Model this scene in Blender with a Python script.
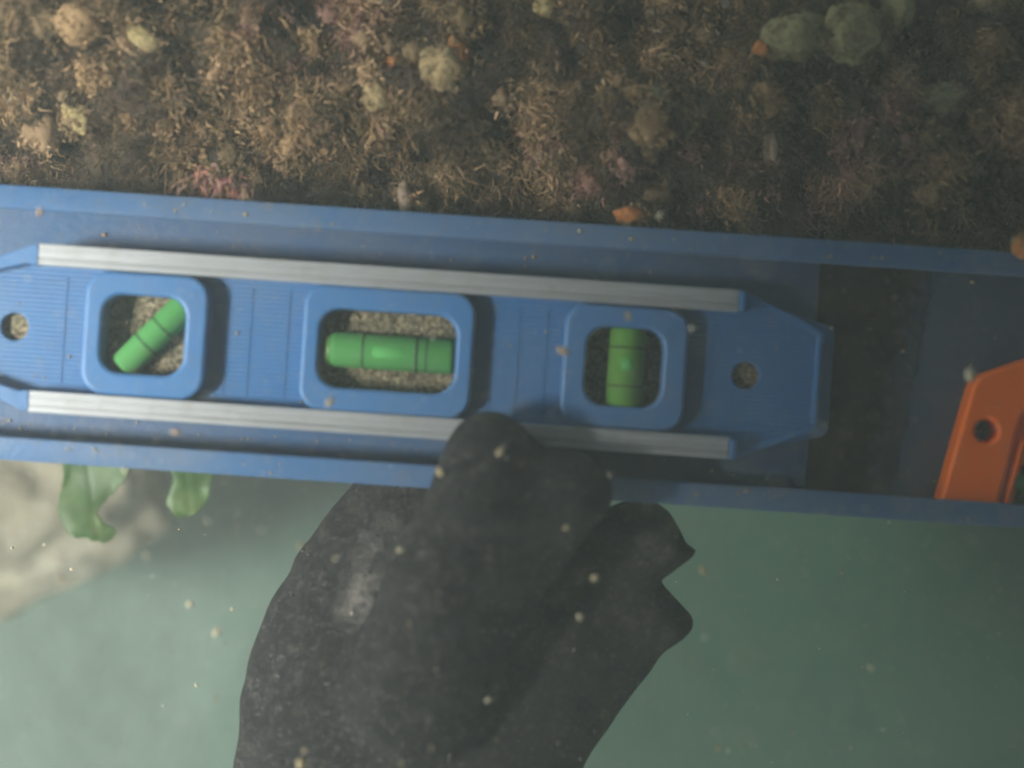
import bpy, bmesh, math, random
import numpy as np
from mathutils import Vector, Matrix, noise

random.seed(11); rng = np.random.default_rng(5)
S = bpy.context.scene
for o in list(bpy.data.objects): bpy.data.objects.remove(o)
C = S.collection

# ------------------------------------------------------------------ camera, world, sun, exposure
D = 0.42                       # camera height above the tray bed, metres
PX = 0.28 / 1024               # metres per photo pixel on the tray bed
cam_d = bpy.data.cameras.new('camera'); cam = bpy.data.objects.new('camera', cam_d); C.objects.link(cam)
cam.location = (0, 0, D); cam_d.sensor_width = 36; cam_d.lens = 36 * D / 0.28
cam_d.clip_start = 0.01; cam_d.clip_end = 60
cam_d.dof.use_dof = True; cam_d.dof.focus_distance = 0.450; cam_d.dof.aperture_fstop = 4.4
S.camera = cam

SUN_EL, SUN_AZ = math.radians(46), math.atan2(-0.20, -1.0)
sd = Vector((math.cos(SUN_EL) * math.cos(SUN_AZ), math.cos(SUN_EL) * math.sin(SUN_AZ), math.sin(SUN_EL)))
w = bpy.data.worlds.new('World'); S.world = w; w.use_nodes = True
nt = w.node_tree; bg = nt.nodes['Background']
sky = nt.nodes.new('ShaderNodeTexSky'); sky.sky_type = 'NISHITA'; sky.sun_disc = False
sky.sun_elevation = SUN_EL; sky.sun_rotation = math.atan2(sd.x, sd.y)
nt.links.new(sky.outputs[0], bg.inputs[0]); bg.inputs[1].default_value = 0.05
sun_d = bpy.data.lights.new('sun', 'SUN'); sun_d.energy = 5.0; sun_d.angle = math.radians(14); sun_d.color = (1, .965, .90)
sun = bpy.data.objects.new('sun', sun_d); C.objects.link(sun); sun.rotation_euler = sd.to_track_quat('Z', 'Y').to_euler()
S.view_settings.view_transform = 'Standard'; S.view_settings.look = 'None'
S.view_settings.gamma = 1; S.view_settings.use_curve_mapping = False
S.view_settings.exposure = 1.8
S.cycles.volume_bounces = 1
HAZE_DENSITY, HAZE_COLOR, HAZE_G = 0.54, (0.82, 0.885, 0.85), 0.3

# ------------------------------------------------------------------ helpers
def P(px, py, z=0.0):
    """place at height z that the photo shows at pixel (px, py)"""
    k = (D - z) / D * PX
    return Vector(((px - 512) * k, -(py - 384) * k, z))

def link(name, me, mat=None, parent=None, smooth=True):
    o = bpy.data.objects.new(name, me); C.objects.link(o)
    if mat: me.materials.append(mat)
    if parent: o.parent = parent
    if smooth:
        me.polygons.foreach_set('use_smooth', [True] * len(me.polygons))
        if smooth != 'all':
            me.set_sharp_from_angle(angle=math.radians(38))
    return o

def tag(o, label=None, cat=None, group=None, kind=None):
    if label: o['label'] = label
    if cat: o['category'] = cat
    if group: o['group'] = group
    if kind: o['kind'] = kind
    return o

def empty(name, loc, rot=0):
    o = bpy.data.objects.new(name, None); C.objects.link(o); o.empty_display_size = .01
    o.location = loc; o.rotation_euler = (0, 0, rot); return o

def rrect(cx, cy, hw, hh, r, n=8, bulge=0.0):
    pts = []
    for qx, qy, a0 in ((1, 1, 0), (-1, 1, 90), (-1, -1, 180), (1, -1, 270)):
        for i in range(n + 1):
            a = math.radians(a0 + 90 * i / n)
            pts.append((cx + qx * (hw - r) + r * math.cos(a), cy + qy * (hh - r) + r * math.sin(a)))
    return pts
def circ(cx, cy, r, n=28):
    return [(cx + r * math.cos(2 * math.pi * i / n), cy + r * math.sin(2 * math.pi * i / n)) for i in range(n)]
def roundpoly(pts, r, n=5):
    out = []; m = len(pts)
    for i in range(m):
        p0, p1, p2 = Vector(pts[i - 1]), Vector(pts[i]), Vector(pts[(i + 1) % m])
        rr = r[i] if isinstance(r, (list, tuple)) else r
        a, b = (p0 - p1), (p2 - p1)
        l = min(rr, a.length * .45, b.length * .45)
        a = p1 + a.normalized() * l; b = p1 + b.normalized() * l
        for k in range(n + 1):
            t = k / n; out.append(tuple((1 - t) ** 2 * a + 2 * t * (1 - t) * p1 + t * t * b))
    return out

def extrude(loops, z0, z1, bev=0.0004, res=2):
    """plate with holes and rounded edges between z0 and z1, as a mesh"""
    cu = bpy.data.curves.new('plate', 'CURVE'); cu.dimensions = '2D'; cu.fill_mode = 'BOTH'
    for lp in loops:
        sp = cu.splines.new('POLY'); sp.points.add(len(lp) - 1); sp.use_cyclic_u = True
        for i, p in enumerate(lp): sp.points[i].co = (p[0], p[1], 0, 1)
    cu.bevel_depth = bev; cu.bevel_resolution = res; cu.offset = -bev
    cu.extrude = (z1 - z0) / 2 - bev
    ob = bpy.data.objects.new('plate', cu); C.objects.link(ob)
    bpy.context.view_layer.update()
    me = bpy.data.meshes.new_from_object(ob.evaluated_get(bpy.context.evaluated_depsgraph_get()))
    bpy.data.objects.remove(ob); bpy.data.curves.remove(cu)
    me.transform(Matrix.Translation((0, 0, (z0 + z1) / 2))); me.materials.clear()
    return me

def prism(profile, x0, x1, nseg=1, close=True):
    """profile [(y,z)] swept along x"""
    bm = bmesh.new(); rings = []
    for i in range(nseg + 1):
        x = x0 + (x1 - x0) * i / nseg
        rings.append([bm.verts.new((x, y, z)) for y, z in profile])
    n = len(profile)
    for a, b in zip(rings, rings[1:]):
        for j in range(n): bm.faces.new((a[j], a[(j + 1) % n], b[(j + 1) % n], b[j]))
    bm.faces.new(rings[0][::-1]); bm.faces.new(rings[-1])
    bmesh.ops.recalc_face_normals(bm, faces=bm.faces)
    me = bpy.data.meshes.new('prism'); bm.to_mesh(me); bm.free(); return me

def tube(p0, p1, radii, n=20, capround=0.3):
    """lathe along p0-p1; radii = [(t, r)]"""
    p0, p1 = Vector(p0), Vector(p1); ax = (p1 - p0); q = ax.to_track_quat('Z', 'Y')
    bm = bmesh.new(); rings = []
    for t, r in radii:
        c = p0 + ax * t
        rings.append([bm.verts.new(c + q @ Vector((r * math.cos(2 * math.pi * k / n), r * math.sin(2 * math.pi * k / n), 0))) for k in range(n)])
    for a, b in zip(rings, rings[1:]):
        for j in range(n): bm.faces.new((a[j], a[(j + 1) % n], b[(j + 1) % n], b[j]))
    bm.faces.new(rings[0][::-1]); bm.faces.new(rings[-1])
    me = bpy.data.meshes.new('tube'); bm.to_mesh(me); bm.free(); return me

# ------------------------------------------------------------------ materials
class NT:
    def __init__(s, name):
        s.m = bpy.data.materials.new(name); s.m.use_nodes = True; s.t = s.m.node_tree
        s.b = s.t.nodes['Principled BSDF']; s.tc = s.t.nodes.new('ShaderNodeTexCoord')
    def n(s, typ, **kw):
        nd = s.t.nodes.new(typ)
        for k, v in kw.items():
            if k.startswith('i_'): nd.inputs[k[2:].replace('_', ' ')].default_value = v
            else: setattr(nd, k, v)
        return nd
    def l(s, a, b): s.t.links.new(a, b)
    def noise(s, scale, detail=4, rough=.6, vec=None):
        nd = s.n('ShaderNodeTexNoise'); nd.inputs['Scale'].default_value = scale
        nd.inputs['Detail'].default_value = detail; nd.inputs['Roughness'].default_value = rough
        s.l(vec or s.tc.outputs['Object'], nd.inputs['Vector']); return nd.outputs['Fac']
    def ramp(s, fac, stops):
        r = s.n('ShaderNodeValToRGB'); el = r.color_ramp.elements
        while len(el) < len(stops): el.new(.5)
        for e, (p, c) in zip(el, stops): e.position = p; e.color = (*c, 1) if len(c) == 3 else c
        s.l(fac, r.inputs[0]); return r.outputs[0]
    def mix(s, fac, a, b):
        m = s.n('ShaderNodeMix', data_type='RGBA')
        if isinstance(fac, float): m.inputs[0].default_value = fac
        else: s.l(fac, m.inputs[0])
        for i, v in ((6, a), (7, b)):
            if isinstance(v, tuple): m.inputs[i].default_value = (*v, 1)
            else: s.l(v, m.inputs[i])
        return m.outputs[2]
    def math(s, op, a, b=None, clamp=False):
        m = s.n('ShaderNodeMath', operation=op); m.use_clamp = clamp
        for i, v in enumerate((a, b)):
            if v is None: continue
            if isinstance(v, (int, float)): m.inputs[i].default_value = v
            else: s.l(v, m.inputs[i])
        return m.outputs[0]
    def bump(s, h, strength=.3, dist=.001):
        b = s.n('ShaderNodeBump'); b.inputs['Strength'].default_value = strength; b.inputs['Distance'].default_value = dist
        s.l(h, b.inputs['Height']); s.l(b.outputs[0], s.b.inputs['Normal'])
    def base(s, c, rough=.5, spec=.4, metal=0.):
        if isinstance(c, tuple): s.b.inputs['Base Color'].default_value = (*c, 1)
        else: s.l(c, s.b.inputs['Base Color'])
        s.b.inputs['Roughness'].default_value = rough; s.b.inputs['Specular IOR Level'].default_value = spec
        s.b.inputs['Metallic'].default_value = metal; return s.m

def plastic(name, col, dust=(.20, .19, .15), amount=.45, ribs=False, rough=.42, silted=None):
    t = NT(name)
    big = t.noise(22, 5, .65); fine = t.noise(520, 4, .6); mid = t.noise(140, 4, .7)
    f = t.math('MULTIPLY', t.ramp(big, [(.38, (0, 0, 0)), (.72, (1, 1, 1))]), amount)
    sp = t.math('MULTIPLY', t.ramp(mid, [(.55, (0, 0, 0)), (.75, (1, 1, 1))]), amount * .8)
    sp2 = t.math('MULTIPLY', t.ramp(fine, [(.62, (0, 0, 0)), (.74, (1, 1, 1))]), amount)
    f = t.math('ADD', t.math('ADD', f, sp, True), sp2, True)
    f = t.math('ADD', f, .03, True)
    if silted is not None:                            # silt drifted into one end of the tray
        sx = t.n('ShaderNodeSeparateXYZ'); t.l(t.tc.outputs['Object'], sx.inputs[0])
        f = t.math('ADD', f, t.math('MULTIPLY', t.math('ADD', t.math('MULTIPLY', t.math('SUBTRACT', sx.outputs['X'], silted), 30), t.math('MULTIPLY', big, .3), True), .42), True)
    t.base(t.mix(f, col, dust), rough, .35)
    h = t.math('ADD', t.math('MULTIPLY', fine, .5), mid)
    if ribs:
        sep = t.n('ShaderNodeSeparateXYZ'); t.l(t.tc.outputs['Object'], sep.inputs[0])
        wv = t.math('SINE', t.math('MULTIPLY', sep.outputs['Y'], 2 * math.pi / .00125))
        h = t.math('ADD', t.math('MULTIPLY', h, .6), t.math('MULTIPLY', wv, .30))
    t.bump(h, .45, .00035)
    return t.m

BLUE = (.034, .140, .33)
M = {}
M['level_blue'] = plastic('level_blue_plastic', BLUE, amount=.16)
M['level_web'] = plastic('level_ribbed_plastic', (.028, .128, .31), amount=.2, ribs=True)
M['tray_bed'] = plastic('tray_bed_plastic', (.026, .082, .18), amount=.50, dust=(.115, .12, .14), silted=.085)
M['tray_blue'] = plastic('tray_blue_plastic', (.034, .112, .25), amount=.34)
M['orange'] = plastic('orange_plastic', (1.0, .165, .0), dust=(.5, .2, .08), amount=.10)

t = NT('brushed_aluminium'); sc = t.n('ShaderNodeMapping'); sc.inputs['Scale'].default_value = (25, 1800, 900)
t.l(t.tc.outputs['Object'], sc.inputs[0]); br = t.noise(1, 3, .6, sc.outputs[0]); dn = t.noise(150, 5, .7)
M['alu'] = t.base(t.mix(t.math('MULTIPLY', t.ramp(dn, [(.5, (0, 0, 0)), (.8, (1, 1, 1))]), .5), t.ramp(br, [(.3, (.35, .375, .39)), (.7, (.45, .475, .49))]), (.30, .29, .25)), .36, .5, .5)
t.bump(br, .3, .0002)

t = NT('green_vial_liquid'); M['green'] = t.base((.08, .31, .085), .75, .12); t.b.inputs['Transmission Weight'].default_value = .25; M['green_yellow'] = M['green'].copy(); M['green_yellow'].name = 'yellow_green_vial_liquid'; M['green_yellow'].node_tree.nodes['Principled BSDF'].inputs['Base Color'].default_value = (.12, .31, .05, 1)
t.b.inputs['Subsurface Weight'].default_value = 0.0
t = NT('vial_bubble'); M['bubble'] = t.base((.085, .335, .09), .6, .2)
t = NT('vial_end_cap'); M['vial_cap'] = t.base((.065, .17, .04), .4, .4)
t = NT('black_marker_line'); M['black_line'] = t.base((.008, .008, .008), .5)
t = NT('brown_silt'); a = t.noise(900, 5, .7); b = t.noise(180, 4, .6)
c = t.mix(t.ramp(b, [(.4, (0, 0, 0)), (.6, (1, 1, 1))]), t.ramp(a, [(.38, (.045, .038, .025)), (.5, (.18, .15, .095)), (.64, (.44, .38, .26))]), t.ramp(a, [(.38, (.05, .045, .028)), (.64, (.34, .31, .20))]))
M['silt'] = t.base(c, .95, .1); t.bump(a, 1, .001)

t = NT('black_neoprene'); a = t.noise(260, 5, .7); b = t.noise(1500, 3, .6); big = t.noise(38, 4, .6)
f = t.math('MULTIPLY', t.ramp(a, [(.56, (0, 0, 0)), (.74, (1, 1, 1))]), .35)
f2 = t.math('MULTIPLY', t.ramp(b, [(.62, (0, 0, 0)), (.72, (1, 1, 1))]), .30)
f3 = t.math('MULTIPLY', t.ramp(big, [(.52, (0, 0, 0)), (.75, (1, 1, 1))]), .22)
f = t.math('ADD', t.math('ADD', f, f2, True), f3, True)
sep = t.n('ShaderNodeSeparateXYZ'); t.l(t.tc.outputs['Object'], sep.inputs[0])
e = t.math('ADD', t.math('MULTIPLY', t.math('SUBTRACT', t.math('SUBTRACT', sep.outputs['X'], t.math('MULTIPLY', sep.outputs['Y'], .13)), .1005), 125), t.math('MULTIPLY', t.math('SUBTRACT', a, .5), 1.5), True)
M['neoprene'] = t.base(t.mix(e, t.mix(f, (.007, .0065, .006), (.13, .12, .11)), (.065, .082, .115)), .85, .2); t.bump(t.math('ADD', a, b), .6, .0006)
# glove: the same fabric with two worn pale patches
t = NT('black_glove_fabric'); a = t.noise(260, 5, .7); b = t.noise(1400, 3, .6); big = t.noise(30, 4, .6)
f = t.math('MULTIPLY', t.ramp(a, [(.52, (0, 0, 0)), (.66, (1, 1, 1))]), .17)
f2 = t.math('MULTIPLY', t.ramp(t.noise(760, 3, .6), [(.57, (0, 0, 0)), (.66, (1, 1, 1))]), .34)
f3 = t.math('MULTIPLY', t.ramp(big, [(.50, (0, 0, 0)), (.75, (1, 1, 1))]), .08)
f = t.math('ADD', t.math('ADD', f, f2, True), f3, True)
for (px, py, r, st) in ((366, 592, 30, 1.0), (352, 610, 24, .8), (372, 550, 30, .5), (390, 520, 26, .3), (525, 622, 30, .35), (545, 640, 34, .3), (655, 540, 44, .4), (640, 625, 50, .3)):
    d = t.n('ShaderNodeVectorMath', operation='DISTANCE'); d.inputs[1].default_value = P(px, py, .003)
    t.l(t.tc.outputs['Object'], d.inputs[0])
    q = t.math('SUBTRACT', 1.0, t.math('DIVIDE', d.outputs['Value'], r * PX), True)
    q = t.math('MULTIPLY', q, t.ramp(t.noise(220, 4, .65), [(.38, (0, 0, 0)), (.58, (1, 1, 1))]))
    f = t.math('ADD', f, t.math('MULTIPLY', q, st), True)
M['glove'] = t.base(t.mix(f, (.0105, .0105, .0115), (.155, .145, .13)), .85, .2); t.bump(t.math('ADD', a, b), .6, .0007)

t = NT('encrusted_rock'); a = t.noise(60, 6, .7); b = t.noise(420, 5, .7); c0 = t.noise(16, 3, .5)
col = t.mix(t.ramp(c0, [(.4, (0, 0, 0)), (.62, (1, 1, 1))]), t.ramp(a, [(.3, (.014, .011, .008)), (.5, (.055, .042, .026)), (.7, (.15, .11, .065))]), t.ramp(a, [(.3, (.014, .011, .009)), (.5, (.06, .04, .031)), (.7, (.15, .10, .075))]))
M['rock'] = t.base(t.mix(t.math('MULTIPLY', b, .6), col, (.05, .042, .03)), .95, .1); t.bump(t.math('ADD', a, b), 1, .003)

t = NT('algae_filaments'); at = t.n('ShaderNodeAttribute', attribute_name='tint')
M['algae'] = t.base(at.outputs['Color'], .9, .1)
M['algae'].node_tree.nodes['Principled BSDF'].inputs['Subsurface Weight'].default_value = 0
t = NT('floating_silt'); at = t.n('ShaderNodeAttribute', attribute_name='tint'); M['snow'] = t.base(at.outputs['Color'], .9, .2)

t = NT('seabed_sand_shaded'); a = t.noise(5, 6, .6); b = t.noise(45, 6, .7)
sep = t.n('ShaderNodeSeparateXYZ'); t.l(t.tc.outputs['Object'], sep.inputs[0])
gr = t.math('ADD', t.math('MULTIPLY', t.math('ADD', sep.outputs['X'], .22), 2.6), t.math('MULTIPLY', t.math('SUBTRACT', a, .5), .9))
c = t.ramp(gr, [(.1, (.115, .17, .142)), (.34, (.032, .076, .056)), (.62, (.003, .024, .014))])  # darker to the right: light falloff and green water tone painted into colour
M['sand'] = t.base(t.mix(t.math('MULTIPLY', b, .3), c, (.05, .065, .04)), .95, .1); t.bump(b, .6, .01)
t = NT('pale_rock_crust'); a = t.noise(26, 6, .7); b = t.noise(120, 6, .75)
crust = (t.mix(t.ramp(b, [(.42, (0, 0, 0)), (.62, (1, 1, 1))]), t.ramp(a, [(.35, (.27, .24, .165)), (.5, (.33, .31, .23)), (.66, (.42, .41, .33))]), (.28, .25, .18)))
M['pale_rock'] = t.base(crust, .9, .1); t.bump(t.math('ADD', a, b), .6, .004)
t = NT('sea_lettuce_leaf'); a = t.noise(60, 5, .7)
M['leaf'] = t.base(t.ramp(a, [(.35, (.018, .050, .008)), (.52, (.030, .078, .012)), (.70, (.085, .115, .035))]), .5, .3)

def lump_mat(name, c1, c2):
    t = NT(name); a = t.noise(160, 5, .7); b = t.noise(330, 5, .75)
    m = t.base(t.mix(t.ramp(b, [(.42, (0, 0, 0)), (.62, (.85, .85, .85))]), t.ramp(a, [(.35, c1), (.65, c2)]), (.11, .09, .05)), .85, .2); t.bump(t.math('ADD', a, b), .8, .0012); return m

# ------------------------------------------------------------------ seabed
def smooth(a, b, x):
    x = np.clip((x - a) / (b - a), 0, 1); return x * x * (3 - 2 * x)
def vnoise(x, y, s, seed=0):
    return np.array([noise.noise(Vector((float(a) * s + seed, float(b) * s - seed * 1.7, seed * .31))) for a, b in zip(x.ravel(), y.ravel())]).reshape(x.shape)
def sheet(name, X, Y, Z, mat, keep=None):
    n, m = X.shape
    v = np.stack([X, Y, Z], -1).reshape(-1, 3)
    i = np.arange(n * m).reshape(n, m)
    f = np.stack([i[:-1, :-1], i[:-1, 1:], i[1:, 1:], i[1:, :-1]], -1).reshape(-1, 4)
    me = bpy.data.meshes.new(name); me.from_pydata(v.tolist(), [], f.tolist()); me.validate()
    return link(name, me, mat, smooth='all')

gx = np.sign(np.linspace(-1, 1, 140)) * np.abs(np.linspace(-1, 1, 140)) ** 2.4 * 4
X, Y = np.meshgrid(gx, gx)
Zs = -0.36 + .05 * smooth(-.1, .3, X) - 0.3 * smooth(0.9, 3, np.hypot(X, Y)) + .05 * vnoise(X, Y, 2.2, 3) + .015 * vnoise(X, Y, 9, 5)
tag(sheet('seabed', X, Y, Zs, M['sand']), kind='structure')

# pale boulder leaning out from behind the tray at the lower left
bm = bmesh.new(); bmesh.ops.create_icosphere(bm, subdivisions=6, radius=1)
pc = P(-96, 466, -.27)
for v in bm.verts:
    p = v.co.copy(); r = 1 + .16 * noise.noise(p * 1.6 + Vector((7, 2, 0))) + .05 * noise.noise(p * 4 + Vector((1, 5, 2))) + .03 * noise.noise(p * 9) + .006 * noise.noise(p * 26)
    v.co = Vector((pc.x + p.x * r * .118, pc.y + p.y * r * .074, pc.z + p.z * r * .055))
me = bpy.data.meshes.new('pale_rock'); bm.to_mesh(me); bm.free()
tag(link('pale_rock', me, M['pale_rock'], smooth='all'), kind='structure')

# ------------------------------------------------------------------ encrusted rock above the tray
def rock_base(X, Y):
    """height of the rock behind / above the tray"""
    px = X / PX + 512; py = 384 - Y / PX
    edge = 190 + .068 * px
    up = (edge - py) * PX                                 # metres above the tray's upper edge
    z = -.012 + .013 * smooth(.0, .035, up) - .035 * smooth(.045, .14, up) - .25 * smooth(.16, .45, up)
    z = z - 1.2 * smooth(.035, .12, -up) - .012 * smooth(-.004, .012, -up)
    z = z + .008 * smooth(-.02, -.12, X) * smooth(.01, .05, up)
    return z
xs = np.linspace(-.42, .42, 420); ys = np.linspace(-.10, .42, 260)
X, Y = np.meshgrid(xs, ys)
N1 = vnoise(X, Y, 38, 1); N2 = vnoise(X, Y, 110, 7); N3 = vnoise(X, Y, 330, 9)
amp = smooth(-.012, .02, (190 + .068 * (X / PX + 512) - (384 - Y / PX)) * PX)
RZ = rock_base(X, Y) + (.0085 * N1 + .0065 * N2) * (.15 + .85 * amp) + .0016 * N3 * amp
tag(sheet('rock', X, Y, RZ, M['rock']), kind='structure')
for hx, hy, hr, hd in ((832, 108, 46, .007), (800, 78, 26, .005), (842, 20, 14, .006), (60, 66, 22, .005), (520, 118, 26, .004), (585, 60, 30, .004)):
    q = P(hx, hy, 0); RZ -= hd * np.exp(-(((X - q.x) ** 2 + (Y - q.y) ** 2) / (hr * PX) ** 2))
rk_ = bpy.data.objects['rock'].data; co_ = np.stack([X, Y, RZ], -1).reshape(-1); rk_.vertices.foreach_set('co', co_); rk_.update()
def rock_z(x, y):
    i = int(round((y - ys[0]) / (ys[1] - ys[0]))); j = int(round((x - xs[0]) / (xs[1] - xs[0])))
    return float(RZ[min(max(i, 0), len(ys) - 1), min(max(j, 0), len(xs) - 1)])

# unseen slab added above the camera to shade the right side of the scene
bm = bmesh.new(); bmesh.ops.create_icosphere(bm, subdivisions=5, radius=1)
for v in bm.verts:
    p = v.co.copy(); r = 1 + .10 * noise.noise(p * 2.3) + .05 * noise.noise(p * 6)
    v.co = Vector((.505 + p.x * r * 1.05, .05 + p.y * r * 1.5, .53 + p.z * r * .05))
me = bpy.data.meshes.new('shade_slab'); bm.to_mesh(me); bm.free()
tag(link('shade_slab', me, M['rock'], smooth='all'), kind='structure')

# algae turf: thousands of fine curved filaments
PAL = [(0.399, 0.270, 0.142), (0.326, 0.214, 0.113), (0.231, 0.167, 0.090), (0.326, 0.180, 0.137), (0.378, 0.219, 0.175), (0.137, 0.095, 0.061), (0.525, 0.362, 0.208), (0.252, 0.180, 0.090)]
V, F, T = [], [], []
def filament(p, d, L, wd, col, bend):
    side = d.cross(Vector((random.gauss(0, 1), random.gauss(0, 1), random.gauss(0, 1)))).normalized() * wd
    b0 = len(V); q = p.copy(); dd = d.copy(); n = 3
    for k in range(n):
        s = side * (1 - .25 * k)
        V.extend((tuple(q - s), tuple(q + s))); T.extend((col, col))
        dd = (dd + bend * .5 + Vector((random.gauss(0, .5), random.gauss(0, .5), random.gauss(0, .35)))).normalized(); q = q + dd * (L / n)
    V.append(tuple(q)); T.append(col)
    for k in range(n - 1): F.append((b0 + 2 * k, b0 + 2 * k + 1, b0 + 2 * k + 3, b0 + 2 * k + 2))
    F.append((b0 + 2 * n - 2, b0 + 2 * n - 1, b0 + 2 * n))
def tuft(x, y, z, k, L, wd, col, lean):
    td = Vector((random.gauss(0, .6), random.gauss(-.45, .5), random.uniform(.15, .8)))
    for i in range(k):
        d = (td + Vector((random.gauss(0, .4), random.gauss(0, .4), random.gauss(0, .25)))).normalized()
        s = random.uniform(.6, 1.25)
        filament(Vector((x + random.gauss(0, .0015), y + random.gauss(0, .0015), z - .0006)), d, L * random.uniform(.4, 1.3), wd * random.uniform(.6, 1.3),
                 (col[0] * s, col[1] * s, col[2] * s, 1), lean)
def pick(x, y):
    hue = noise.noise(Vector((x * 26, y * 26, 31))) + random.gauss(0, .12)
    if hue > .2: return random.choice(PAL[3:5] + PAL[:1])
    if hue < -.2: return random.choice([PAL[2], PAL[5], PAL[7], PAL[1]])
    return random.choice(PAL[:3] + PAL[6:7])
cnt = 0
while cnt < 24000:
    x = random.uniform(-.21, .21); y = random.uniform(.020, .165)
    py = 384 - y / PX; px = x / PX + 512
    d = 182 + .07 * px - py
    if d < 0: continue
    cl = noise.noise(Vector((x * 62, y * 62, 4))) + .5 * noise.noise(Vector((x * 170, y * 170, 9)))
    if cl < -.2 and random.random() < .6: continue
    if d < 18 and random.random() < .5: continue
    if math.hypot((px - 832) / 46, (py - 108) / 52) < 1 and random.random() < .85: continue
    cnt += 1
    c = pick(x, y); f_ = .25 + 1.2 * min(1, max(0, cl + .12)) ** .9
    if d < 30: f_ *= .75
    c = tuple(v * min(f_, 1.35) for v in c)
    L = .0022 + .0028 * max(0, cl + .2) + .0012 * random.random()
    tuft(x, y, rock_z(x, y) + .0022 * max(0, cl), 9, L * 1.1, .00024, c, Vector((random.gauss(0, .5), -.45, .05)))
# the pinkish sprig that reaches over the tray's upper lip
for (px, py, n) in ((205, 172, 26), (222, 180, 30), (238, 186, 22), (196, 178, 14)):
    for k in range(n):
        p = P(px + random.gauss(0, 7), py + random.gauss(0, 5), .006)
        filament(p, Vector((random.gauss(0, .5), -.6, random.uniform(.1, .7))).normalized(), random.uniform(.004, .0085), .00028,
                 (*[v * random.uniform(.8, 1.3) for v in (.30, .165, .125)], 1), Vector((0, -.5, -.05)))

# low encrusting growth between the tufts
VA, FA, TA = V, F, T; GROWTH = []
V, F, T = [], [], []
bm = bmesh.new(); bmesh.ops.create_icosphere(bm, subdivisions=3, radius=1); bm.verts.ensure_lookup_table()
GV = [v.co.copy() for v in bm.verts]; GF = [[v.index for v in fc.verts] for fc in bm.faces]; bm.free()
for k in range(620):
    x = random.uniform(-.20, .20); y = random.uniform(.03, .16); py = 384 - y / PX; px = x / PX + 512
    if py > 165 + .07 * px: continue
    r = PX * (3.5 + 13 * random.random() ** 2.2) * (1.25 if px < 260 else 1.0); c = pick(x, y); m_ = random.uniform(.35, .75)
    ax = Vector((random.uniform(.7, 1.4), random.uniform(.7, 1.4), random.uniform(.4, .9))); an = random.random() * 6.3; GROWTH.append((x, y, r, c)); q = Matrix.Rotation(an, 3, 'Z'); b0 = len(V); zz = rock_z(x, y)
    for v in GV:
        w_ = v * (1 + .35 * noise.noise(v * 1.6 + Vector((k, 0, 0))) + .22 * noise.noise(v * 4.2 + Vector((0, k, 0))))
        V.append(tuple(Vector((x, y, zz)) + q @ Vector((w_.x * ax.x, w_.y * ax.y, w_.z * ax.z)) * r)); j = random.uniform(.75, 1.15) * m_; T.append((c[0] * j, c[1] * j, c[2] * j, 1))
    F.extend([[b0 + i for i in fc] for fc in GF])
me = bpy.data.meshes.new('encrusting_growth'); me.from_pydata(V, [], F)
at_ = me.color_attributes.new('tint', 'FLOAT_COLOR', 'POINT'); at_.data.foreach_set('color', np.array(T, dtype=np.float32).ravel())
tag(link('encrusting_growth', me, M['algae'], smooth='all'), kind='stuff')
V, F, T = VA, FA, TA                                  # fuzz on the growth
for x, y, r, c in GROWTH:
    for k in range(int(6 + (r / PX) ** 2 * .30)):
        a_ = random.random() * 6.283; rr = r * 1.05 * math.sqrt(random.random()); f_ = random.uniform(.55, 1.1)
        tuft(x + rr * math.cos(a_), y + rr * math.sin(a_), rock_z(x, y) + .62 * math.sqrt(max(0, r * r - rr * rr * .9)), 5, random.uniform(.0014, .0032), .00034, tuple(v * f_ for v in c), Vector((random.gauss(0, .6), -.35, 0)))
def tinted(name, V, F, T, mat, **kw):
    me = bpy.data.meshes.new(name); me.from_pydata(V, [], F)
    a = me.color_attributes.new('tint', 'FLOAT_COLOR', 'POINT')
    a.data.foreach_set('color', np.array(T, dtype=np.float32).ravel())
    return link(name, me, mat, smooth='all')
tag(tinted('algae_turf', V, F, T, M['algae']), kind='stuff')

# lumps growing on the rock
_ico = {}
def lump(name, px, py, rx, ry, rz, mat, label, cat, rot=0, lift=.0, sub=4, seed=0, bumpy=.16, z=None):
    x, y = P(px, py, 0).xy
    zz = rock_z(x, y) + lift * .35 - .0015 if z is None else z
    c = P(px, py, zz)
    bm = bmesh.new(); bmesh.ops.create_icosphere(bm, subdivisions=sub, radius=1)
    for v in bm.verts:
        p = v.co.copy(); r = 1 + bumpy * noise.noise(p * 1.7 + Vector((seed, 0, 0))) * 1.6 + bumpy * .6 * noise.noise(p * 4.5 + Vector((0, seed, 0)))
        v.co = Vector((p.x * rx * r * PX, p.y * ry * r * PX, p.z * rz * r * PX))
    me = bpy.data.meshes.new(name); bm.to_mesh(me); bm.free()
    o = link(name, me, mat, smooth='all'); o.location = c; o.rotation_euler = (0, 0, math.radians(rot))
    tag(o, label, cat); LUMPS.append((x, y, zz, rx, ry, rz, rot)); return o
LUMPS = []
olive = lump_mat('olive_sponge_skin', (.24, .22, .10), (.36, .34, .17)); tan = lump_mat('tan_crust', (.34, .25, .12), (.50, .40, .22))
pale = lump_mat('pale_shell', (.30, .24, .10), (.44, .36, .17)); orng = lump_mat('orange_crust', (.50, .17, .04), (.62, .27, .09))
grey = lump_mat('grey_green_crust', (.20, .20, .12), (.30, .30, .18)); pink = lump_mat('pinkish_grey_crust', (.26, .19, .15), (.36, .29, .22))
lump('sponge', 795, 38, 36, 22, 20, olive, 'pale olive sponge lump with an orange bead at its left end', 'sponge', 8, .004, seed=1)
lump('sponge', 852, 32, 30, 30, 22, olive, 'olive sponge lump close to the right of a dark hollow', 'sponge', 40, .004, seed=2)
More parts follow.
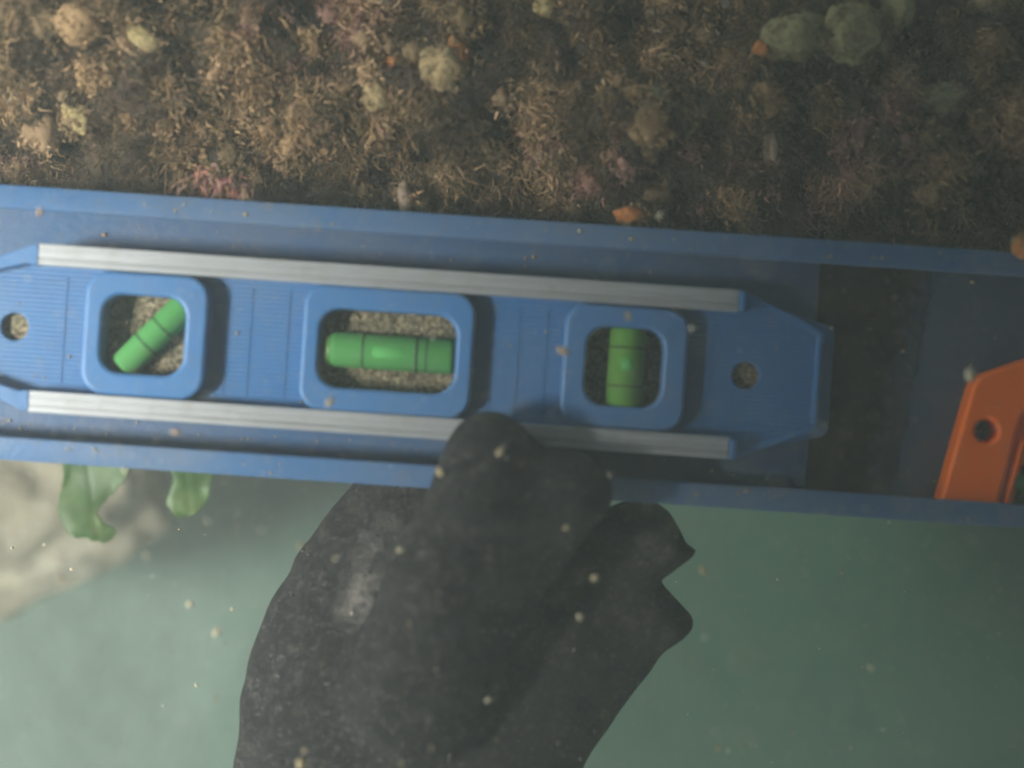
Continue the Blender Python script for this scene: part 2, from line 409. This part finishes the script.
lump('sponge', 896, 12, 19, 25, 18, olive, 'upright oval olive sponge at the top edge of the rock', 'sponge', 0, .004, seed=3)
lump('sponge', 985, 6, 18, 12, 12, tan, 'tan rounded sponge in the top right corner of the rock', 'sponge', 0, .004, seed=4)
lump('sponge', 762, 48, 9, 8, 8, orng, 'small orange bead beside the pale olive sponge', 'sponge', 0, .006, 3, seed=5)
lump('sponge', 935, 106, 36, 22, 16, grey, 'broad grey green sponge alone on the dark right of the rock', 'sponge', 22, .003, seed=6)
lump('rock_chip', 630, 215, 14, 9, 8, orng, 'bright orange chip lodged just above the upper lip of the blue tray', 'chip', 0, z=.002, sub=3, seed=7, bumpy=.3)
lump('sponge', 1023, 246, 11, 12, 10, orng, 'orange tan lump touching the tray lip at the far right edge', 'sponge', 0, z=.012, sub=3, seed=8)
lump('shell', 143, 38, 19, 10, 6, pale, 'pale yellow leaf shaped shell in the upper left of the rock', 'shell', -38, .009, seed=9, bumpy=.08)
lump('sponge', 441, 70, 23, 25, 18, tan, 'tan rounded lump with an orange flank and a yellow bead', 'sponge', 0, .003, seed=10)
lump('sponge', 458, 58, 12, 24, 12, orng, 'rusty orange flank growing on the tan rounded lump', 'sponge', 10, .003, 3, seed=11)
lump('sponge', 423, 54, 8, 8, 8, pale, 'small yellow bead on the tan rounded lump', 'sponge', 0, .008, 3, seed=12)
lump('sponge', 393, 63, 11, 7, 7, orng, 'small flat orange crust left of the yellow bead', 'sponge', 0, .005, 3, seed=13)
lump('sponge', 362, 130, 7, 6, 6, pale, 'tiny pale bead in the brown turf above the long level vial', 'sponge', 0, .006, 3, seed=14)
lump('sponge', 405, 198, 8, 17, 6, pink, 'pinkish grey tongue hanging to the upper lip of the tray', 'sponge', 8, z=-.001, sub=3, seed=15)
lump('sponge', 376, 92, 15, 20, 10, tan, 'tan oval lump below the flat orange crust', 'sponge', 10, .004, seed=16)
lump('sponge', 78, 118, 14, 19, 10, pale, 'pale tan knob among fuzzy turf at the left', 'sponge', 25, .005, seed=17)
lump('sponge', 545, 8, 14, 12, 10, pale, 'pale yellow knob at the top edge near the middle', 'sponge', 0, .004, 3, seed=18)
lump('sponge', 655, 96, 15, 11, 8, grey, 'dull grey green pebble like lump in the middle of the turf', 'sponge', -10, .004, 3, seed=19)
lump('sponge', 770, 140, 10, 22, 8, pink, 'pinkish forked tuft lump left of the dark hollow', 'sponge', 5, .005, 3, seed=20, bumpy=.35)

V, F, T = [], [], []                                  # fuzz creeping over the lumps
for x, y, zz, rx, ry, rz, rot in LUMPS:
    for k in range(int(14 + rx * ry * .12)):
        a_ = random.random() * 6.283; q_ = math.sqrt(random.random()) * 1.08; u_, v_ = q_ * math.cos(a_) * rx, q_ * math.sin(a_) * ry; ro = math.radians(rot)
        k_ = (D - zz) / D; z_ = zz + rz * PX * math.sqrt(max(0, 1 - q_ * q_ * .85)); f_ = random.uniform(.5, 1.1); c = pick(x, y)
        tuft(x * k_ + (u_ * math.cos(ro) - v_ * math.sin(ro)) * PX, y * k_ + (u_ * math.sin(ro) + v_ * math.cos(ro)) * PX, z_, 4, random.uniform(.0012, .0028), .00022, tuple(v * f_ for v in c), Vector((random.gauss(0, .5), -.4, -.1)))
tag(tinted('algae_fuzz', V, F, T, M['algae']), kind='stuff')

# ------------------------------------------------------------------ blue tray
TILT = -math.radians(3.83)
ZL = .0105                                        # top of the lips
k2 = (D - ZL) / D * PX
tray = empty('channel_tray', P(512, 357, 0), TILT)
tag(tray, 'long blue plastic channel tray holding both levels against the rock', 'tray')
H = 136.5 * k2; TW = .0016; LIP = 22.5 * k2
link('base', prism([(-H, -.0016), (H, -.0016), (H, 0), (-H, 0)], -.34, .34, 1), M['tray_bed'], tray)
for s in (-1, 1):
    link('side_wall', prism([(s * H, 0), (s * H, ZL - .0015), (s * (H - TW), ZL - .0015), (s * (H - TW), 0)], -.34, .34), M['tray_blue'], tray)
    link('lip', prism([(s * (H + .0002), ZL - .0015), (s * (H + .0002), ZL - .0003), (s * (H - .0003), ZL), (s * (H - LIP + .0004), ZL), (s * (H - LIP), ZL - .0004), (s * (H - LIP), ZL - .0015)], -.34, .34), M['tray_blue'], tray)

# black strip across the tray
def TL(px, py, z):                                # tray-local coordinates of a photo point at height z
    v = P(px, py, z) - tray.location; v.z = 0; v.rotate(Matrix.Rotation(-TILT, 3, 'Z')); return v.xy
x0 = TL(812, 380, 0)[0]; x1 = TL(912, 380, 0)[0]; hh = H - TW - .0003
nx, ny = 40, 90; bm = bmesh.new(); g = []
for i in range(nx + 1):
    row = []
    for j in range(ny + 1):
        tt = i / nx; y = -hh + 2 * hh * j / ny
        xe = x1 + .0016 * noise.noise(Vector((0, y * 120, 3))) + .0014 * noise.noise(Vector((0, y * 400, 8))) + .004 * (y / hh)
        x = x0 + (xe - x0) * tt
        z = .0004 + .0012 * min(1, (1 - tt) * 6) + .00025 * noise.noise(Vector((x * 300, y * 300, 1)))
        row.append(bm.verts.new((x, y, z)))
    g.append(row)
for i in range(nx):
    for j in range(ny): bm.faces.new((g[i][j], g[i + 1][j], g[i + 1][j + 1], g[i][j + 1]))
ed = [e for e in bm.edges if e.is_boundary]
r = bmesh.ops.extrude_edge_only(bm, edges=ed)
for v in r['geom']:
    if isinstance(v, bmesh.types.BMVert): v.co.z = .0003
bmesh.ops.recalc_face_normals(bm, faces=bm.faces)
me = bpy.data.meshes.new('strip'); bm.to_mesh(me); bm.free()
strip = link('cloth_strip', me, M['neoprene']); strip.location = tray.location; strip.rotation_euler = (0, 0, TILT)
tag(strip, 'black rough cloth strip laid across the tray under the end of the blue level', 'strip')

# ------------------------------------------------------------------ blue torpedo level
LZ0, WEB, TOP = .0022, .0080, .0135
kl = (D - TOP) / D * PX
lc = P(387, 351.3, TOP); level = empty('spirit_level', (lc.x, lc.y, LZ0), TILT)
tag(level, 'blue torpedo spirit level with two aluminium rails and three green vials', 'spirit level')
def U(v): return v * kl
WEBz, TOPz = WEB - LZ0, TOP - LZ0
def outline(hu_mid, hh_mid, hu_end, hh_end, r=(6, 10)):
    p = [(hu_end, -hh_end), (hu_end, hh_end), (hu_mid, hh_mid), (-hu_mid, hh_mid), (-hu_end, hh_end), (-hu_end, -hh_end), (-hu_mid, -hh_mid), (hu_mid, -hh_mid)]
    return roundpoly([(U(a), U(b)) for a, b in p], [U(9)] * 2 + [U(30)] * 2 + [U(9)] * 2 + [U(30)] * 2)
WIN = [(-245, 42, 40, 20), (0, 69, 40, 21), (238, 39, 40, 20)]
BOSS = [(-243, 62, 62, 24), (0, 86, 63, 22), (238, 62, 61.5, 22)]
wins = [rrect(U(c), 0, U(hw), U(hh_), U(r)) for c, hw, hh_, r in WIN]
holes = [circ(U(-380), 0, U(14)), circ(U(363), 0, U(14))]
link('body', extrude([outline(356, 82, 443, 49)] + wins + holes, .0014, WEBz, .0004), M['level_web'], level)
link('base_flange', extrude([outline(362, 80, 453, 55)] + wins + holes, -.0008, .0016, .0003), M['level_blue'], level)
# raised blocks on the tapered ends, outside the rails' run, and a thin wall across each tip
for s in (-1, 1):
    q = [(s * 355, 83.5), (s * 362, 83), (s * 436, 51), (s * 438, 46), (s * 430, 46), (s * 366, 64 if s < 0 else 73), (s * 355, 62)]
    for m in (-1, 1):
        link('end_block', extrude([roundpoly([(U(a), U(b * m)) for a, b in q], U(3), 3)], WEBz - .0003, TOPz - .0004 if s < 0 else WEBz + .0004, .0003), M['level_blue'], level)
    link('end_wall', extrude([roundpoly([(U(s * 431), U(-45)), (U(s * 435), U(-45)), (U(s * 435), U(45)), (U(s * 431), U(45))], U(2), 2)], WEBz - .0003, TOPz - .0022, .0003), M['level_blue'], level)
# ribbed panels of the web end in fine upright ridges
RIDGE = []
for uu in (-166, -142, -104, 104, 130, 158, -330, 325):
    for k in range(23):
        vv = -52 + k * 104 / 22
        RIDGE.append((uu, vv))
rb_ = bmesh.new()
for uu, vv in RIDGE:
    m4 = Matrix.Translation((U(uu), U(vv), WEBz + .00005)) @ Matrix.Diagonal((U(2.4), U(2.7), .0005, 1)); bmesh.ops.create_cube(rb_, size=1, matrix=m4)
me = bpy.data.meshes.new('ridges'); rb_.to_mesh(me); rb_.free(); tag(link('ridge', me, M['level_blue'], level, smooth=False), kind='stuff')
for (c, hw, hh_, r), wn, wv in zip(BOSS, wins, WIN):
    ins = rrect(U(wv[0]), 0, U(wv[1] - .6), U(wv[2] - .6), U(wv[3]))
    link('vial_surround', extrude([rrect(U(c), 0, U(hw), U(hh_), U(r)), ins], .0012, TOPz, .0011, 4), M['level_blue'], level)
for m in (-1, 1):
    link('rail_stop', extrude([[(U(348), U(m * 64)), (U(354), U(m * 64)), (U(354), U(m * 84)), (U(348), U(m * 84))]], WEBz - .0002, TOPz + .0012, .0004), M['level_blue'], level)
# rails: grooved aluminium section
rb, rt = TOPz - .0026, TOPz + .0004
for s in (-1, 1):
    lo, hi = (62.8, 84.5)
    pr = [(lo, rb), (lo, rt - .0003), (lo + .8, rt), (lo + 5.2, rt), (lo + 5.8, rt - .0005), (lo + 7.0, rt - .0005), (lo + 7.8, rt - .00005), (lo + 13.6, rt - .00002),
          (lo + 14.2, rt - .00014), (lo + 15.2, rt - .00014), (lo + 15.8, rt), (hi - .8, rt), (hi, rt - .0003), (hi, rb)]
    if s < 0: pr = [(lo + hi - a, b) for a, b in pr]
    link('rail', prism([(U(a * 1.0) * s if True else 0, b) for a, b in pr], U(-353.5), U(347), 1), M['alu'], level, smooth=False)
    # rail seat that carries the rail on the body
    link('rail_seat', extrude([[(U(-353), U(s * 64)), (U(347), U(s * 64)), (U(347), U(s * 83)), (U(-353), U(s * 83))]], WEBz - .0002, rb - .0001, .0002), M['level_blue'], level)
def vial(cx, cy, ang, hl, r, lines, bub, mat='green'):
    zc = .0056
    d = Vector((math.cos(ang), math.sin(ang), 0)); c = Vector((U(cx), U(cy), zc))
    pr = [(0, r * .3), (.006, r * .75), (.02, r * .95), (.05, r), (.95, r), (.98, r * .95), (.994, r * .75), (1, r * .3)]
    pr = [(a, U(b)) for a, b in pr]
    v = link('vial', tube(c - d * U(hl), c + d * U(hl), pr, 28), M[mat], level, smooth='all')
    for x, wd in lines:
        link('marker_line', tube(c + d * U(x - wd / 2), c + d * U(x + wd / 2), [(0, U(r + .35)), (1, U(r + .35))], 28), M['black_line'], v, smooth='all')
    if bub:
        b0, b1 = bub
        bc = c + Vector((0, 0, U(r * .485)))
        link('bubble', tube(bc + d * U(b0), bc + d * U(b1), [(0, U(r * .2)), (.08, U(r * .42)), (.2, U(r * .56)), (.8, U(r * .56)), (.92, U(r * .42)), (1, U(r * .2))], 20), M['bubble'], v, smooth='all')
    return v
vial(-238, 0, math.radians(48), 46, 15, [(-11, 1.5), (13, 1.5)], None)
v2 = vial(4, -1, 0, 64, 18, [(-29, 1.5), (25, 2.4), (35, 1.2)], (-27, 22))
link('end_cap', tube(Vector((U(-62), U(-1), .0056)), Vector((U(-33), U(-1), .0056)), [(0, U(15)), (.05, U(16.8)), (.12, U(17.0)), (1, U(17.0))], 28), M['vial_cap'], v2, smooth='all')
vial(241, 0, math.radians(90), 41, 18.5, [(-19, 1.6), (20, 1.6)], (-6, 12), 'green_yellow')

# brown silt settled under the level, seen through its openings
px_ = np.linspace(U(-440), U(440), 300); py_ = np.linspace(U(-48), U(48), 44)
X, Y = np.meshgrid(px_, py_); Z = .0055 + .0007 * vnoise(X, Y, 260, 3) + .0004 * vnoise(X, Y, 900, 4)
silt = sheet('silt', X, Y, Z, M['silt']); silt.location = (lc.x, lc.y, 0.0002); silt.rotation_euler = (0, 0, TILT); tag(silt, kind='stuff')

# ------------------------------------------------------------------ orange level
oz0, oz1, oz2 = .0012, .0060, .0090
ol = empty('spirit_level', P(1090, 440, oz0)); tag(ol, 'orange spirit level end with one dark hole in the right part of the tray', 'spirit level')
def OL(px, py, z): v = P(px, py, z) - ol.location; return (v.x, v.y)
ZB, ZT = oz1 - oz0, oz2 - oz0
outer = [OL(x, y, oz2) for x, y in ((937, 513), (976, 377), (1034, 357), (1068, 349), (1340, 368), (1340, 536))]
inner = [OL(x, y, oz2) for x, y in ((1004, 517), (1030, 420), (1060, 400), (1340, 418), (1340, 536))]
winp = [OL(x, y, oz2) for x, y in ((1017, 505), (1026, 466), (1110, 470), (1112, 512))]
hole = circ(*OL(987, 431, oz2), 11 * PX)
link('body', extrude([roundpoly(outer, [.001, .0032, .004, .006, .001, .001]), hole, roundpoly(winp, .001)], 0, ZB, .0006, 3), M['orange'], ol)
endp = [OL(x, y, oz2) for x, y in ((937, 513), (976, 377), (1034, 357), (1068, 349), (1340, 368), (1340, 408), (1062, 390), (1022, 412), (996, 517))]
link('rim', extrude([roundpoly(endp, [.001, .0032, .004, .006, .001, .001, .004, .004, .0005]), circ(*OL(987, 431, oz2), 11.6 * PX)], .0022, ZT, .0012, 4), M['orange'], ol)
q = [OL(x, y, oz2) for x, y in ((1001, 516), (1023, 440), (1027, 441), (1006, 517))]
link('ridge', extrude([roundpoly(q, .0003, 2)], ZB - .0002, ZT - .0006, .0004, 2), M['orange'], ol)
a, b = OL(1016, 483, oz2), OL(1100, 489, oz2)
link('vial', tube((*a, .0030), (*b, .0030), [(0, .001), (.03, .0026), (.97, .0026), (1, .001)], 20), M['green'], ol, smooth='all')
X, Y = np.meshgrid(np.linspace(P(960, 0, 0).x, P(1120, 0, 0).x, 60), np.linspace(P(0, 512, 0).y, P(0, 410, 0).y, 40))
o = sheet('silt', X, Y, .0008 + .0003 * vnoise(X, Y, 400, 5), M['silt']); tag(o, kind='stuff')

# ------------------------------------------------------------------ gloved hand (one continuous skin, surface nets over a blended distance field)
def poly_sdf(x, y, pts):
    d = np.full(x.shape, 1e9); inside = np.zeros(x.shape, bool); n = len(pts)
    for i in range(n):
        ax, ay = pts[i]; bx, by = pts[(i + 1) % n]
        ex, ey = bx - ax, by - ay; wx, wy = x - ax, y - ay
        tt = np.clip((wx * ex + wy * ey) / (ex * ex + ey * ey), 0, 1)
        d = np.minimum(d, (wx - ex * tt) ** 2 + (wy - ey * tt) ** 2)
        c = ((ay <= y) != (by <= y)) & (x < (bx - ax) * (y - ay) / (by - ay + 1e-12) + ax)
        inside ^= c
    d = np.sqrt(d); return np.where(inside, -d, d)
def smin(a, b, k):
    h = np.clip(.5 + .5 * (b - a) / k, 0, 1); return b + (a - b) * h - k * h * (1 - h)
def pillow(x, y, z, pts, zc, T, zref, R=None, taper=None):
    R = R or T
    w = [P(a, b, zref).xy for a, b in pts]
    w = [tuple(p) for p in roundpoly([tuple(p) for p in w], .0007, 3)]
    p = poly_sdf(x[:, :, 0], y[:, :, 0], w)[:, :, None]
    zz = zc(x, y) if callable(zc) else zc
    a = p + R; b = (np.abs(z - zz) * (R / T)) 
    return np.minimum(np.maximum(a, b - 0), 0) * 0 + np.sqrt(np.maximum(a, 0) ** 2 + b ** 2) - R
def capsule(x, y, z, a, b, ra, rb):
    a, b = Vector(a), Vector(b); e = b - a; L2 = e.length_squared
    tt = np.clip(((x - a.x) * e.x + (y - a.y) * e.y + (z - a.z) * e.z) / L2, 0, 1)
    return np.sqrt((x - a.x - e.x * tt) ** 2 + (y - a.y - e.y * tt) ** 2 + (z - a.z - e.z * tt) ** 2) - (ra + (rb - ra) * tt)
h = .00125
lo = np.array([-.090, -.150, -.052]); hi = np.array([.060, .002, .052]); n = ((hi - lo) / h).astype(int)
gx = lo[0] + h * np.arange(n[0]); gy = lo[1] + h * np.arange(n[1]); gz = lo[2] + h * np.arange(n[2])
x, y, z = np.meshgrid(gx, gy, gz, indexing='ij')
hand = [(226, 980), (230, 765), (236, 700), (245, 655), (262, 610), (285, 570), (309, 535), (332, 505), (352, 480), (385, 452), (430, 440), (520, 470), (566, 520), (600, 565), (640, 610), (664, 655), (630, 703), (610, 735), (585, 772), (520, 980)]
tipA = [(520, 560), (560, 545), (618, 506), (640, 499), (658, 502), (673, 514), (684, 535), (689, 548), (700, 549), (699, 558), (680, 569), (664, 582), (640, 600), (580, 640), (530, 620)]
tipB = [(540, 620), (600, 580), (640, 572), (664, 584), (681, 605), (697, 621), (698, 632), (683, 646), (664, 663), (628, 706), (560, 740), (520, 700)]
f = pillow(x, y, z, hand, lambda x, y: -.016 + .0 * x + .10 * np.clip(-.03 - y, 0, .2), .0175, 0.0, R=.026)
f2 = pillow(x, y, z, tipB, -.010, .0105, 0.0, R=.013)
f3 = pillow(x, y, z, tipA, lambda x, y: -.0055 - .05 * np.clip(x - .03, 0, 1), .0085, 0.0, R=.012)
f = smin(f, f2, .003); f = smin(f, f3, .0016)
th = capsule(x, y, z, P(420, 690, .006), P(452, 580, .017), 74 * PX, 62 * PX)
th2 = capsule(x, y, z, P(452, 580, .017), P(484, 500, .022), 56 * PX, 50 * PX)
th3 = capsule(x, y, z, P(484, 500, .022), P(490, 458, .0225), 50 * PX, 44 * PX)
th = smin(smin(th, th2, .008), th3, .005)
pad = capsule(x, y, z, P(500, 560, .012), P(568, 492, .0225), 56 * PX, 41 * PX)
th = smin(th, pad, .009)
f = smin(f, th, .006)
wr = np.exp(-((x - .0) ** 2 + (y + .06) ** 2) / .0016)
f = f + .0003 * np.sin(x * 170 - y * 90 + 2.5 * np.sin(x * 60 + y * 110)) + .0003 * np.sin(x * 260 + y * 190 + z * 200 + 2 * np.sin(y * 210 - x * 70))
def surface_nets(f, lo, h, name):
    ins = f < 0; nx, ny, nz = f.shape
    corner = [(i, j, k) for i in (0, 1) for j in (0, 1) for k in (0, 1)]
    sh = (nx - 1, ny - 1, nz - 1); acc = np.zeros(sh + (3,)); cntr = np.zeros(sh)
    sl = lambda c: tuple(slice(c[a], c[a] + sh[a]) for a in range(3))
    for i, a in enumerate(corner):
        for b in corner[i + 1:]:
            if sum(abs(p - q) for p, q in zip(a, b)) != 1: continue
            fa, fb = f[sl(a)], f[sl(b)]; cr = (fa < 0) != (fb < 0)
            tt = np.where(cr, fa / np.where(fa == fb, 1, fa - fb), 0)
            for k in range(3): acc[..., k] += np.where(cr, a[k] + tt * (b[k] - a[k]), 0)
            cntr += cr
    on = cntr > 0; idx = -np.ones(sh, int); idx[on] = np.arange(on.sum())
    ijk = np.argwhere(on); v = (ijk + acc[on] / cntr[on][:, None]) * h + lo
    faces = []
    for ax in range(3):
        b1, b2 = (ax + 1) % 3, (ax + 2) % 3
        a = [slice(None)] * 3; a[ax] = slice(0, -1); bsl = [slice(None)] * 3; bsl[ax] = slice(1, None)
        ia, ib = ins[tuple(a)], ins[tuple(bsl)]
        e = np.argwhere(ia != ib); e = e[(e[:, b1] > 0) & (e[:, b2] > 0) & (e[:, b1] < sh[b1]) & (e[:, b2] < sh[b2]) & (e[:, ax] < sh[ax])]
        o1 = np.zeros(3, int); o1[b1] = 1; o2 = np.zeros(3, int); o2[b2] = 1
        q = np.stack([idx[tuple(p.T)] for p in (e - o1 - o2, e - o2, e, e - o1)], -1)
        fl = ia[tuple(e.T)]
        q = np.where(fl[:, None], q, q[:, ::-1]); faces.append(q)
    faces = np.concatenate(faces); faces = faces[(faces >= 0).all(1)]
    me = bpy.data.meshes.new(name); me.from_pydata(v.tolist(), [], faces.tolist()); me.validate()
    bm = bmesh.new(); bm.from_mesh(me)
    for k in range(3): bmesh.ops.smooth_vert(bm, verts=bm.verts, factor=.5, use_axis_x=True, use_axis_y=True, use_axis_z=True)
    bm.to_mesh(me); bm.free(); return me
hand_o = link('gloved_hand', surface_nets(f, lo, h, 'gloved_hand'), M['glove'], smooth='all')
tag(hand_o, 'black gloved hand gripping the lower edge of the blue tray, thumb over the rail', 'gloved hand')

# ------------------------------------------------------------------ sea lettuce behind the tray
def leaf(px0, py0, pts, z0, label, seed):
    """thin ruffled blade with a rib, from an outline"""
    L = roundpoly([tuple(P(a, b, z0).xy) for a, b in pts], .0026, 5)
    c = Vector((sum(p[0] for p in L) / len(L), sum(p[1] for p in L) / len(L))); st = .0006
    xs_ = np.arange(min(p[0] for p in L) - .001, max(p[0] for p in L) + .001, st); ys_ = np.arange(min(p[1] for p in L) - .001, max(p[1] for p in L) + .001, st)
    X, Y = np.meshgrid(xs_, ys_); d = poly_sdf(X, Y, L) + .0007 * vnoise(X, Y, 420, seed)
    Z = .0030 * vnoise(X, Y, 55, seed + 3) + .0012 * vnoise(X, Y, 160, seed + 5) * smooth(-.004, 0, d) - .00015 * np.exp(-((X - c.x + .15 * (Y - c.y)) / .0009) ** 2)
    bm = bmesh.new(); vv = {}
    def g(i, j):
        if (i, j) not in vv: vv[i, j] = bm.verts.new((X[i, j] - c.x, Y[i, j] - c.y, Z[i, j]))
        return vv[i, j]
    for i in range(X.shape[0] - 1):
        for j in range(X.shape[1] - 1):
            if d[i, j] < 0: bm.faces.new((g(i, j), g(i, j + 1), g(i + 1, j + 1), g(i + 1, j)))
    for k in range(3): bmesh.ops.smooth_vert(bm, verts=bm.verts, factor=.5, use_axis_x=True, use_axis_y=True)
    bmesh.ops.solidify(bm, geom=list(bm.faces), thickness=.00025)
    me = bpy.data.meshes.new('leaf'); bm.to_mesh(me); bm.free()
    o = link('sea_lettuce', me, M['leaf'], smooth='all'); o.location = (c.x, c.y, z0)
    tag(o, label, 'seaweed'); return o
leaf(95, 500, [(60, 448), (140, 444), (126, 482), (96, 512), (104, 524), (116, 530), (108, 546), (84, 540), (70, 538), (54, 514), (60, 480)], -.085, 'larger green sea lettuce leaf with a frayed tip on the pale rock', 1)
leaf(190, 495, [(166, 448), (220, 450), (212, 480), (204, 508), (186, 520), (172, 518), (163, 505), (172, 480)], -.090, 'smaller rounded green sea lettuce leaf to the right of the frayed one', 2)

# ------------------------------------------------------------------ flecks and floating silt
V, F, T = [], [], []
OCT = [(1, 0, 0), (-1, 0, 0), (0, 1, 0), (0, -1, 0), (0, 0, 1), (0, 0, -1)]
bm = bmesh.new(); bmesh.ops.create_icosphere(bm, subdivisions=2, radius=1); bm.verts.ensure_lookup_table()
IV = [v.co.copy() for v in bm.verts]; IF = [[v.index for v in fc.verts] for fc in bm.faces]; bm.free()
def fleck(p, r, col, st=1.6):
    b0 = len(V); q = Vector((random.gauss(0, 1), random.gauss(0, 1), random.gauss(0, 1))).to_track_quat('Z', 'Y'); sd_ = random.random() * 90
    sc = Vector((random.uniform(.7, st), random.uniform(.6, 1.1), random.uniform(.5, 1)))
    for v in IV:
        w_ = v * (1 + .5 * noise.noise(v * 1.5 + Vector((sd_, 0, 0)))); w_ = Vector((w_.x * sc.x, w_.y * sc.y, w_.z * sc.z))
        V.append(tuple(p + q @ w_ * r)); T.append((*col, 1))
    for fc in IF: F.append([b0 + i for i in fc])
FC = [(.42, .34, .20), (.36, .30, .19), (.50, .44, .30), (.40, .28, .18), (.55, .52, .42)]
for px, py, r, c in ((330, 402, 3.6, 0), (563, 351, 4.6, 3), (628, 316, 4, 0), (40, 212, 4, 3), (440, 472, 4, 0), (500, 452, 4, 0), (595, 578, 4, 0), (580, 617, 4, 2), (566, 528, 3, 0),
                     (703, 570, 4, 0), (871, 668, 4, 2), (718, 748, 4, 0), (190, 604, 3.5, 2), (217, 632, 3.5, 2), (301, 763, 5, 0), (125, 470, 3, 2), (176, 432, 4, 3), (970, 375, 5, 2), (488, 700, 3, 2), (400, 550, 3, 2), (660, 215, 3, 2), (300, 545, 2.5, 0)):
    fleck(P(px, py, .04), r * PX * .9, FC[c])
V0 = 0
for k in range(5200):
    z_ = random.uniform(.026, .20)
    pxr, pyr = random.uniform(-250, 1270), random.uniform(-200, 960)
    r = .00010 + .00044 * random.random() ** 3.6
    c = random.choice(FC); s = random.uniform(.6, 1.15)
    fleck(P(pxr, pyr, z_), r, tuple(a * s for a in c))
OF = [(0, 2, 4), (2, 1, 4), (1, 3, 4), (3, 0, 4), (2, 0, 5), (1, 2, 5), (3, 1, 5), (0, 3, 5)]
for k in range(22000):                               # very fine grains
    p = P(random.uniform(-200, 1220), random.uniform(-160, 930), .024 + .12 * random.random() ** 2.4); r = random.uniform(.00009, .00026); b0 = len(V); c = random.choice(FC); s_ = random.uniform(.5, 1.1)
    for o_ in OCT:
        V.append((p.x + o_[0] * r, p.y + o_[1] * r, p.z + o_[2] * r)); T.append((c[0] * s_, c[1] * s_, c[2] * s_, 1))
    F.extend([(a_ + b0, b_ + b0, c_ + b0) for a_, b_, c_ in OF])
for k in range(500):                                 # deeper particles in the open water
    fleck(P(random.uniform(-250, 1270), random.uniform(520, 980), -random.uniform(.02, .25)), .0002 + .0005 * random.random() ** 3, random.choice(FC))
tag(tinted('floating_silt', V, F, T, M['snow']), kind='stuff')
V, F, T = [], [], []
cs, sn = math.cos(TILT), math.sin(TILT)
def tray_pt(u, v, z): return tray.location + Vector((u * cs - v * sn, u * sn + v * cs, z))
for k in range(380):                                 # silt lying on the lips, web and bed
    u = random.uniform(-.2, .2); band = random.random()
    if band < .4: v, zz = random.choice((-1, 1)) * random.uniform(H - LIP + .001, H - .001), ZL
    elif band < .7: v, zz = random.uniform(-.016, .016), WEB
    else: v, zz = random.choice((-1, 1)) * random.uniform(.0245, .029), 0.0
    fleck(tray_pt(u, v, zz + .0001), .00015 + .00045 * random.random() ** 3, tuple(.7 * q for q in random.choice(FC[:4])))
hv = hand_o.data.vertices
for k in range(1000):
    v = hv[random.randrange(len(hv))]
    if v.normal.z < .25: continue
    g_ = random.uniform(.03, .11) if random.random() < .97 else random.uniform(.2, .3)
    fleck(v.co, .00018 + .0006 * random.random() ** 3, (g_, g_ * .95, g_ * .88))
tag(tinted('settled_silt', V, F, T, M['snow']), kind='stuff')

# ------------------------------------------------------------------ turbid water between the camera and everything
me = bpy.data.meshes.new('haze'); bm = bmesh.new(); bmesh.ops.create_cube(bm, size=1)
bmesh.ops.scale(bm, verts=bm.verts, vec=(9, 9, 3.2)); bmesh.ops.translate(bm, verts=bm.verts, vec=(0, 0, -2.5 + 3.2 / 2)); bm.to_mesh(me); bm.free()
hz = bpy.data.objects.new('haze', me); C.objects.link(hz); tag(hz, kind='stuff'); hz.display_type = 'WIRE'
m = bpy.data.materials.new('turbid_water'); m.use_nodes = True; nt = m.node_tree; nt.nodes.clear()
out = nt.nodes.new('ShaderNodeOutputMaterial'); pv = nt.nodes.new('ShaderNodeVolumePrincipled')
pv.inputs['Color'].default_value = (*HAZE_COLOR, 1); pv.inputs['Density'].default_value = HAZE_DENSITY; pv.inputs['Anisotropy'].default_value = HAZE_G
nt.links.new(pv.outputs[0], out.inputs['Volume']); me.materials.append(m)
